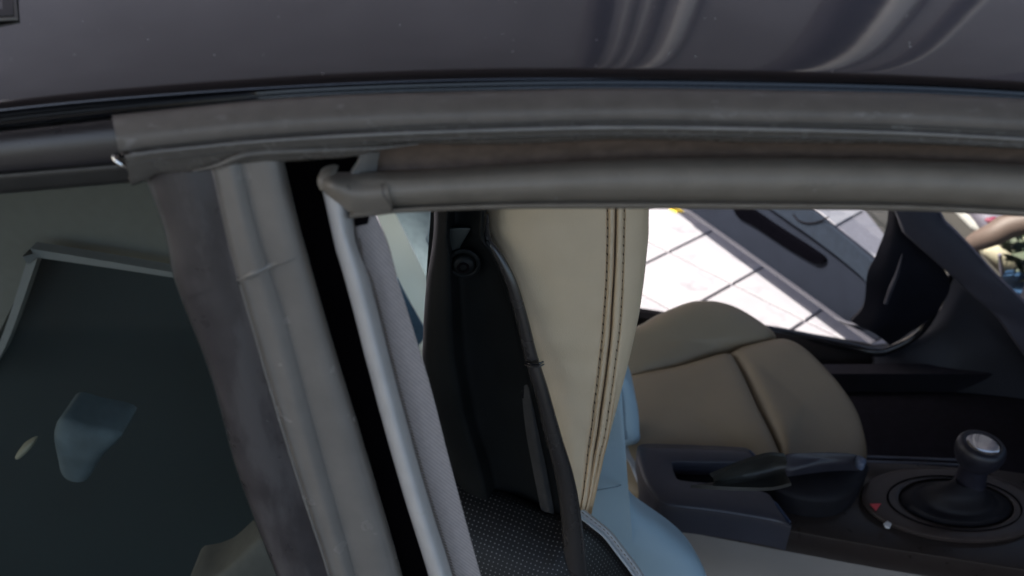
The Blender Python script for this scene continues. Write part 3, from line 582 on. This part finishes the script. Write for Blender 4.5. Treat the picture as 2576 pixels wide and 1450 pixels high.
# U shaped cap around the hand brake: built as a sloped ring
oc = [(1990, 1330), (1945, 1318), (1800, 1294), (1672, 1277), (1637, 1247), (1613, 1205), (1601, 1160), (1602, 1134), (1616, 1121), (1700, 1122), (1800, 1126), (1868, 1130), (1884, 1134), (1897, 1152)]
ic = [(1945, 1262), (1925, 1243), (1860, 1229), (1790, 1220), (1712, 1212), (1698, 1198), (1692, 1182), (1691, 1172), (1694, 1165), (1740, 1165), (1800, 1166), (1850, 1166), (1880, 1167), (1900, 1172)]
def cc(f, z):
    a = spline([(x, y, 0) for x, y in oc], 80); b = spline([(x, y, 0) for x, y in ic], 80)
    return [PZ(p.x + (q.x - p.x) * f, p.y + (q.y - p.y) * f, z) for p, q in zip(a, b)]
loft3('console_cap', [[p - Vector((0, 0, .05)) for p in cc(0, .612)], cc(0, .612), cc(.03, .622), cc(.16, .630), cc(.5, .632), cc(.9, .630), cc(1.0, .624), [p - Vector((0, 0, .045)) for p in cc(1, .62)]], M_cap, con, thick=.003, sharp=30, sub=3)
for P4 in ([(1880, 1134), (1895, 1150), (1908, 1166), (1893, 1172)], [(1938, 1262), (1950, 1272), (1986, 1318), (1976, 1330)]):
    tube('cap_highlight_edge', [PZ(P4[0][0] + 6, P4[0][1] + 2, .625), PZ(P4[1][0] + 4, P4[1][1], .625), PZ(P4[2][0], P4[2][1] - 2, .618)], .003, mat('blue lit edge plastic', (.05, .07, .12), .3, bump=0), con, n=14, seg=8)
# slot floor + leather gaiter + hand brake
plate('brake_slot', [PZ(*q, .595) for q in ((1685, 1160), (1900, 1165), (1960, 1250), (1700, 1220))], .006, M_gloss, con, bevel=.001)
al('brake_gaiter', [[(1790, 1200, .600), (1860, 1170, .618), (1930, 1148, .628), (1975, 1150, .632)], [(1800, 1212, .612), (1870, 1192, .630), (1940, 1172, .640), (1980, 1165, .640)], [(1780, 1216, .604), (1870, 1212, .622), (1930, 1200, .632), (1975, 1185, .636)], [(1740, 1220, .596), (1860, 1226, .606), (1940, 1226, .612), (1990, 1215, .616)]], mat('olive black gaiter', (.022, .021, .018), .45, var=.3, vscale=40, bump=.4), con, n=30, thick=.004)
hb = [(1962, 1148, .66), (2000, 1143, .668), (2060, 1141, .672), (2120, 1142, .672), (2158, 1146, .670), (2172, 1156, .664), (2155, 1166, .655), (2080, 1172, .655), (2000, 1185, .65), (1975, 1182, .648)]
pillow('hand_brake', [PZ(*q) for q in hb], .007, mat('dark slate brake grip', (.024, .023, .031), .45, bump=.2), con, thick=.045, n=70, power=5, nrm=(0, -.2, 1))
pillow('brake_grip_body', [PZ(*q, .62) for q in ((1925, 1205), (1975, 1180), (2060, 1172), (2150, 1166), (2185, 1172), (2175, 1200), (2150, 1240), (2095, 1265), (2020, 1262), (1960, 1240))], .018, M_boot, con, thick=.04, n=70)
pillow('brake_button', [PZ(*q, .668) for q in ((2152, 1147), (2166, 1150), (2180, 1160), (2172, 1172), (2158, 1165))], .005, mat('blue grey button', (.07, .09, .14), .4, bump=0), con, thick=.01, n=30, rings=5)
# deck rails along the far edge
for d in (0, 12): tube('deck_rail', [PZ(2180, 1149 + d, .60), PZ(2300, 1153 + d, .60), PZ(2420, 1158 + d, .60)], .0022, M_cap, con, n=20, seg=8)
# gear surround, boot, lever, knob
gc = PZ(2400, 1268, .592)
def ring3(cx, cy, rx, ry, z, n=48, rot=.12):
    return [PZ(cx + rx * math.cos(a) * math.cos(rot) - ry * math.sin(a) * math.sin(rot), cy + rx * math.cos(a) * math.sin(rot) + ry * math.sin(a) * math.cos(rot), z) for a in [2 * math.pi * i / n for i in range(n)]]
def loop_loft(name, rings, m, parent, **k):
    rr = [r + [r[0].copy()] for r in rings]; return loft3(name, rr, m, parent, **k)
M_sur = mat('brown black satin surround', (.040, .030, .027), .42, spec=.4, var=.15, vscale=30, bump=.1)
loop_loft('gear_surround', [ring3(2395, 1272, 232, 92, .590), ring3(2395, 1268, 226, 88, .600), ring3(2400, 1266, 190, 72, .603), ring3(2405, 1266, 150, 60, .603), ring3(2405, 1268, 146, 58, .596)], M_sur, con, thick=.003)
loop_loft('surround_groove', [ring3(2402, 1266, 172, 68, .6055), ring3(2402, 1266, 168, 66, .6055)], M_void, con, thick=.001)
loop_loft('gear_boot', [ring3(2405, 1268, 144, 57, .598), ring3(2408, 1262, 120, 50, .612), ring3(2412, 1252, 96, 40, .616), ring3(2425, 1234, 62, 26, .64), ring3(2440, 1212, 36, 16, .655)], M_boot, con, thick=.003)
kb = PZ(2468, 1128, .735)
tube('gear_lever', [PZ(2432, 1250, .62), PZ(2442, 1205, .655), PZ(2458, 1160, .70), kb - Vector((0, 0, .012))], [.026, .021, .019, .025], mat('navy black lever', (.010, .010, .018), .45, bump=.2), con, n=30, seg=20)
kn = loop_loft('gear_knob', [[kb + Vector((math.cos(a) * r, math.sin(a) * r, z)) for a in [2 * math.pi * i / 40 for i in range(40)]] for r, z in ((.016, -.034), (.025, -.026), (.030, -.014), (.0315, -.004), (.0305, .004), (.027, .0085), (.0235, .0085))], mat('dark satin knob', (.012, .012, .018), .4, spec=.4, bump=.1), con, thick=.002)
loop_loft('knob_ring', [[kb + Vector((math.cos(a) * r, math.sin(a) * r, z)) for a in [2 * math.pi * i / 40 for i in range(40)]] for r, z in ((.0275, .0082), (.0255, .0105), (.0235, .0085))], mat('satin knob ring', (.5, .48, .45), .25, metal=.9, bump=0), con, thick=.001)
pillow('knob_emblem', [kb + Vector((math.cos(a) * .0235, math.sin(a) * .0235, .0085)) for a in [2 * math.pi * i / 24 for i in range(24)]], .003, mat('shiny dome', (.45, .43, .42), .10, metal=.9, bump=0), con, thick=.002, n=40, rings=6, power=2)
plate('marker_triangle', [PZ(*q, .6050) for q in ((2189, 1268), (2217, 1267), (2204, 1285))], .001, M_red, con, bevel=0)
plate('marker_button', [PZ(*q, .6045) for q in ((2223, 1316), (2233, 1310), (2244, 1318), (2238, 1328), (2228, 1326))], .003, M_white, con, bevel=.0008)

# ---------------------------------------------------------------- far side of the cabin
sill = empty('far_side'); sill.parent = car; sill.name = 'cabin_side'
al('door_sill', [[(1560, 764, 1.74), (1616, 776, 1.74), (1900, 818, 1.74), (2032, 838, 1.74), (2189, 865, 1.74), (2260, 885, 1.74)], [(1560, 772, 1.71), (1616, 784, 1.71), (1900, 826, 1.71), (2032, 847, 1.71), (2189, 875, 1.71), (2260, 900, 1.71)], [(1560, 840, 1.66), (1616, 850, 1.66), (1900, 890, 1.66), (2032, 915, 1.66), (2189, 960, 1.66), (2260, 980, 1.66)], [(1560, 1300, 1.6), (1616, 1300, 1.6), (1900, 1320, 1.6), (2032, 1330, 1.6), (2189, 1350, 1.6), (2260, 1350, 1.6)]], mat('brown black sill', (.012, .010, .010), .6, spec=.2, bump=.1), sill, n=40, thick=.03)
box('cabin_floor', (-1.6, .42, .18), (1.7, 1.70, .22), M_carpet, sill)
box('firewall', (1.35, .2, .2), (1.4, 1.78, .95), M_dark, sill)
# dark kick panel and dash end, bounded by the door aperture seal
al('kick_panel', [[(2190, 868, 1.70), (2260, 858, 1.70), (2320, 830, 1.70), (2365, 780, 1.70), (2398, 700, 1.70), (2420, 690, 1.70)], [(2200, 905, 1.66), (2290, 900, 1.66), (2370, 860, 1.66), (2425, 800, 1.66), (2450, 745, 1.66), (2470, 720, 1.66)], [(2210, 990, 1.6), (2340, 1000, 1.6), (2470, 960, 1.6), (2540, 900, 1.6), (2560, 850, 1.6), (2580, 820, 1.6)], [(2210, 1300, 1.5), (2400, 1300, 1.5), (2700, 1250, 1.5), (2850, 1100, 1.5), (2850, 950, 1.5), (2850, 850, 1.5)]], mat('soft slate kick panel', (.018, .020, .028), .5, spec=.3, var=.3, vscale=4, bump=.2), sill, n=50, thick=.02)
tube('door_aperture_seal', [PY(*q) for q in ((1700, 792, 1.70), (1930, 830, 1.70), (2120, 868, 1.69), (2200, 884, 1.68), (2250, 872, 1.68), (2310, 838, 1.68), (2352, 780, 1.68), (2380, 720, 1.68), (2394, 690, 1.68))], [.006, .008, .013, .013, .013, .011, .008], M_gloss, sill, n=110, seg=12)
box('footwell_lining', (.25, 1.60, .2), (1.36, 1.64, .28), M_dark, sill)
# far windscreen pillar
apL = [(2150, 300, 1.60), (2253, 537, 1.60), (2266, 574, 1.60), (2282, 595, 1.60), (2398, 698, 1.58), (2451, 748, 1.56), (2503, 793, 1.54), (2564, 877, 1.50), (2700, 1060, 1.45)]
apR = [(2250, 300, 1.60), (2369, 540, 1.58), (2398, 574, 1.57), (2451, 629, 1.55), (2503, 687, 1.53), (2576, 758, 1.50), (2720, 900, 1.46), (2850, 1030, 1.42), (2950, 1130, 1.4)]
def apx(f, d):
    return [(p.x + (q.x - p.x) * f, p.y + (q.y - p.y) * f, p.z + (q.z - p.z) * f + d) for p, q in zip(spline(apL, 50), spline(apR, 50))]
al('windscreen_pillar', [apx(0, .06), apx(0, .0), apx(.12, -.012), apx(.5, -.02), apx(.88, -.014), apx(.97, -.002), apx(1.0, .05)], M_ptr, sill, n=60, thick=.006)
tube('pillar_edge_strip', [PY(*q) for q in apx(.985, -.004)], .003, mat('lilac grey edge strip', (.16, .15, .19), .5, bump=.1), sill, n=60, seg=8)
al('dark_pillar_cover', [[(2200, 400, 1.66), (2234, 534, 1.66), (2204, 640, 1.66), (2182, 690, 1.66), (2172, 770, 1.66), (2140, 810, 1.66)], [(2225, 400, 1.64), (2258, 534, 1.64), (2262, 600, 1.64), (2250, 700, 1.64), (2240, 770, 1.64), (2200, 840, 1.64)], [(2260, 400, 1.66), (2290, 534, 1.66), (2350, 640, 1.66), (2390, 720, 1.66), (2340, 800, 1.66), (2240, 870, 1.66)]], M_dark, sill, n=50, thick=.02)
tube('highlight_line', [PY(*q) for q in ((2270, 640, 1.60), (2256, 690, 1.60), (2240, 730, 1.60), (2228, 764, 1.60))], [.001, .004, .006, .005], M_cap, sill, n=24, seg=8)  # highlighted line on the dark pillar cover, built as a paler tube
# far centre pillar strip, seen between webbing and seat shell
al('centre_pillar', [[(900, 470, 1.9), (948, 546, 1.9), (986, 674, 1.9), (1010, 760, 1.9), (1045, 880, 1.9), (1100, 1060, 1.9)], [(968, 470, 1.89), (996, 540, 1.89), (1062, 676, 1.89), (1095, 745, 1.89), (1140, 860, 1.89), (1200, 1060, 1.89)]], M_pale, sill, n=30, thick=.03)
al('centre_pillar_trim', [[(960, 470, 1.78), (996, 540, 1.78), (1030, 606, 1.78), (1062, 676, 1.78), (1100, 752, 1.78)], [(1110, 470, 1.74), (1120, 540, 1.74), (1120, 606, 1.74), (1120, 676, 1.74), (1130, 752, 1.74)]], mat('sky tinted pillar trim', (.22, .29, .33), .5, bump=.1), sill, n=30, thick=.02)  # blue of the sky light painted into the pillar trim
tube('trim_gap', [PY(*q) for q in ((1083, 530, 1.73), (1085, 560, 1.73), (1078, 588, 1.73), (1073, 600, 1.73), (1080, 620, 1.73))], .003, M_blue2, sill, n=24, seg=6)
al('pillar_foot', [[(1000, 700, 1.80), (1040, 775, 1.80), (1075, 840, 1.80)], [(990, 740, 1.78), (1010, 830, 1.78), (1030, 920, 1.78)], [(1000, 1000, 1.76), (1060, 1000, 1.76), (1110, 1000, 1.76)]], mat('sky tinted pillar foot', (.10, .18, .25), .5, bump=.1), sill, n=20, thick=.02)  # same sky light in the colour, a deeper blue at the foot

# far door, swung open
H0 = PY(2189, 864, 1.95); H1 = PY(1718, 529, 2.86); DN = Vector((H1.y - H0.y, -(H1.x - H0.x), 0)).normalized()
if DN.dot(CP - H0) < 0: DN = -DN
def DP(px, py, o=0): return PL(px, py, H0 + DN * o, DN)
door = plate('far_door', [DP(*q) for q in ((1718, 529), (2006, 734), (2100, 802), (2189, 866), (2220, 850), (2240, 780), (2250, 700), (2180, 640), (2112, 585), (2040, 528), (1970, 470), (1640, 470))], .02, M_dpan, car, bevel=.008); door.name = 'door'
al('lower_edge_trim', [[(1700, 516, 0), (1850, 622, 0), (2006, 734, 0), (2100, 802, 0), (2189, 866, 0)], [(1712, 516, 0), (1862, 622, 0), (2017, 733, 0), (2110, 800, 0), (2197, 860, 0)]], M_cap, door, n=30, P=lambda x, y, o: DP(x, y, .008), thick=.01)
pillow('armrest_recess_shade', [DP(*q, .012) for q in ((1850, 500), (1900, 534), (1960, 575), (2030, 620), (2070, 648), (2074, 656), (2062, 664), (2045, 662), (1980, 625), (1900, 572), (1850, 540))], .002, mat('recess shade black', (.0012, .0012, .002), 1, bump=0, spec=0), door, thick=.03, n=60, rings=5, power=8)  # shade of the recess painted as a near-black plate on the door
al('door_upper_panel', [[(1905, 500, 0), (1960, 540, 0), (2060, 610, 0), (2160, 690, 0), (2200, 740, 0)], [(1960, 490, 0), (2010, 532, 0), (2090, 590, 0), (2170, 655, 0), (2212, 700, 0)], [(1992, 490, 0), (2040, 530, 0), (2110, 588, 0), (2174, 642, 0), (2218, 684, 0)]], mat('slate blue door upper', (.013, .018, .028), .75, spec=.08, bump=.15), door, n=30, P=lambda x, y, o: DP(x, y, .02), thick=.01)
tube('panel_line', [DP(*q, .024) for q in ((1995, 540), (2010, 556), (2035, 562), (2065, 556), (2085, 545))], .002, M_void, door, n=24, seg=6)
tube('lower_edge_highlight', [DP(*q, .012) for q in ((2100, 800), (2122, 809), (2145, 815), (2170, 815), (2200, 807))], .004, M_cap, door, n=24, seg=8)
plate('door_window', [DP(*q, -.03) for q in ((1980, 470), (2062, 532), (2130, 588), (2196, 645), (2215, 640), (2260, 500), (2260, 400), (1900, 400))], .005, G_door, door, bevel=0)
plate('windscreen', [Vector(q) for q in ((.62, .42, 1.40), (.62, 1.62, 1.40), (1.25, 1.70, .93), (1.25, .34, .93))], .005, G_wind, car, bevel=0)

# lint and dust specks lying on the paint and rubber
sp = []
for px, py, L in ((947, 132, 5), (812, 186, 4), (1290, 130, 5), (1291, 126, 4), (2290, 118, 6), (2288, 108, 4), (700, 470, 1)) + tuple((random.uniform(20, 2550), random.uniform(5, 185), random.uniform(1, 3)) for _ in range(40)):
    if py > 300: continue
    p = onroof(px, py, .0006); a = random.uniform(0, 3); d = Vector((math.cos(a), math.sin(a) * .8, .15 * math.sin(a))) * (L * .00012); sp.append((p - d, p + d))
for px, py, Y in ((1380, 357, .331), (1933, 316, .3285), (2270, 318, .328), (1925, 510, .318), (690, 466, .3285), (1560, 440, .3195), (2050, 480, .3185), (1210, 470, .3185), (1400, 500, .3195), (2420, 470, .3185), (1180, 300, .3275), (880, 290, .3275), (672, 1060, .312)):
    p = PY(px, py, Y); a = random.uniform(0, 3); d = Vector((math.cos(a), 0, math.sin(a))) * random.uniform(.0002, .0005); sp.append((p - d, p + d))
strands('lint_specks', sp, .00009, M_speck, car, seg=4)

# ---------------------------------------------------------------- things beyond the windscreen
def gp_(px, py, Y): return PY(px, py, Y)
ch = empty('armchair', (0, 0, 0), label='brown curved-arm wooden chair with a cream seat pad beyond the windscreen', category='armchair')
tube('arm', [gp_(*q) for q in ((2425, 640, 2.32), (2450, 612, 2.30), (2500, 590, 2.26), (2545, 566, 2.25), (2620, 552, 2.22))], [.02, .035, .042, .04], M_wood, ch, n=30)
pillow('seat_pad', [gp_(*q, 2.38) for q in ((2470, 628), (2520, 610), (2580, 596), (2640, 600), (2640, 720), (2580, 712), (2530, 700), (2490, 660))], .06, M_cream, ch, thick=.06, n=50)
tube('leg', [gp_(*q) for q in ((2440, 610, 2.36), (2452, 660, 2.36), (2470, 760, 2.36))], .022, M_wood, ch, n=12)
tube('leg', [gp_(*q) for q in ((2600, 560, 2.42), (2606, 700, 2.42), (2615, 860, 2.42))], .022, M_wood, ch, n=12)
tube('pad_cord', [gp_(*q) for q in ((2515, 640, 2.32), (2518, 668, 2.32), (2522, 690, 2.32), (2540, 702, 2.32))], .006, M_wdark, ch, n=16)
pt = empty('potted_plant', (0, 0, 0), label='small leafy plant in a blue pot at the right edge beyond the windscreen', category='plant')
tube('pot', [gp_(2600, 700, 2.26), gp_(2600, 760, 2.26)], [.09, .07], M_pot, pt, n=8, seg=20)
bm = bmesh.new()
for i in range(160):
    c = gp_(2590 + random.gauss(0, 22), 650 + random.gauss(0, 30), 2.26) + Vector((0, random.gauss(0, .05), 0)); a = Vector((random.gauss(0, 1), random.gauss(0, 1), random.gauss(0, 1))).normalized(); b = a.orthogonal().normalized(); L = random.uniform(.02, .04)
    v = [bm.verts.new(c + a * L), bm.verts.new(c + b * L * .4), bm.verts.new(c - a * L), bm.verts.new(c - b * L * .4)]; bm.faces.new(v)
me = bpy.data.meshes.new('foliage'); bm.to_mesh(me); bm.free(); link('foliage', me, M_leaf, pt, kind='stuff')
hs = pillow('white_bucket', [gp_(*q, 2.5) for q in ((2446, 536), (2480, 536), (2474, 560), (2455, 576), (2440, 572))], .08, mat('white enamel', (.35, .35, .33), .5, bump=.1), None, thick=.12, n=30)
hs['label'] = 'small white pail standing behind the brown chair arm'; hs['category'] = 'bucket'
dk = pillow('dark_bag', [gp_(*q, 2.42) for q in ((2478, 540), (2540, 535), (2545, 565), (2520, 590), (2486, 600), (2470, 575))], .08, M_wdark, None, thick=.15, n=30)
dk['label'] = 'dark bag with a pink tag just behind the brown chair arm'; dk['category'] = 'bag'
pillow('tag', [gp_(*q, 2.36) for q in ((2480, 555), (2506, 548), (2510, 556), (2490, 564))], .01, mat('pink tag', (.10, .01, .03), .6, bump=0), dk, thick=.01, n=16, rings=4)
yl = plate('yellow_scrap', [PZ(*q, .012) for q in ((1688, 515), (1708, 520), (1722, 532), (1700, 534), (1684, 526))], .008, M_yellow, None, bevel=.002)
yl['label'] = 'small yellow scrap lying on the pale tiles beside the open far door'; yl['category'] = 'scrap'
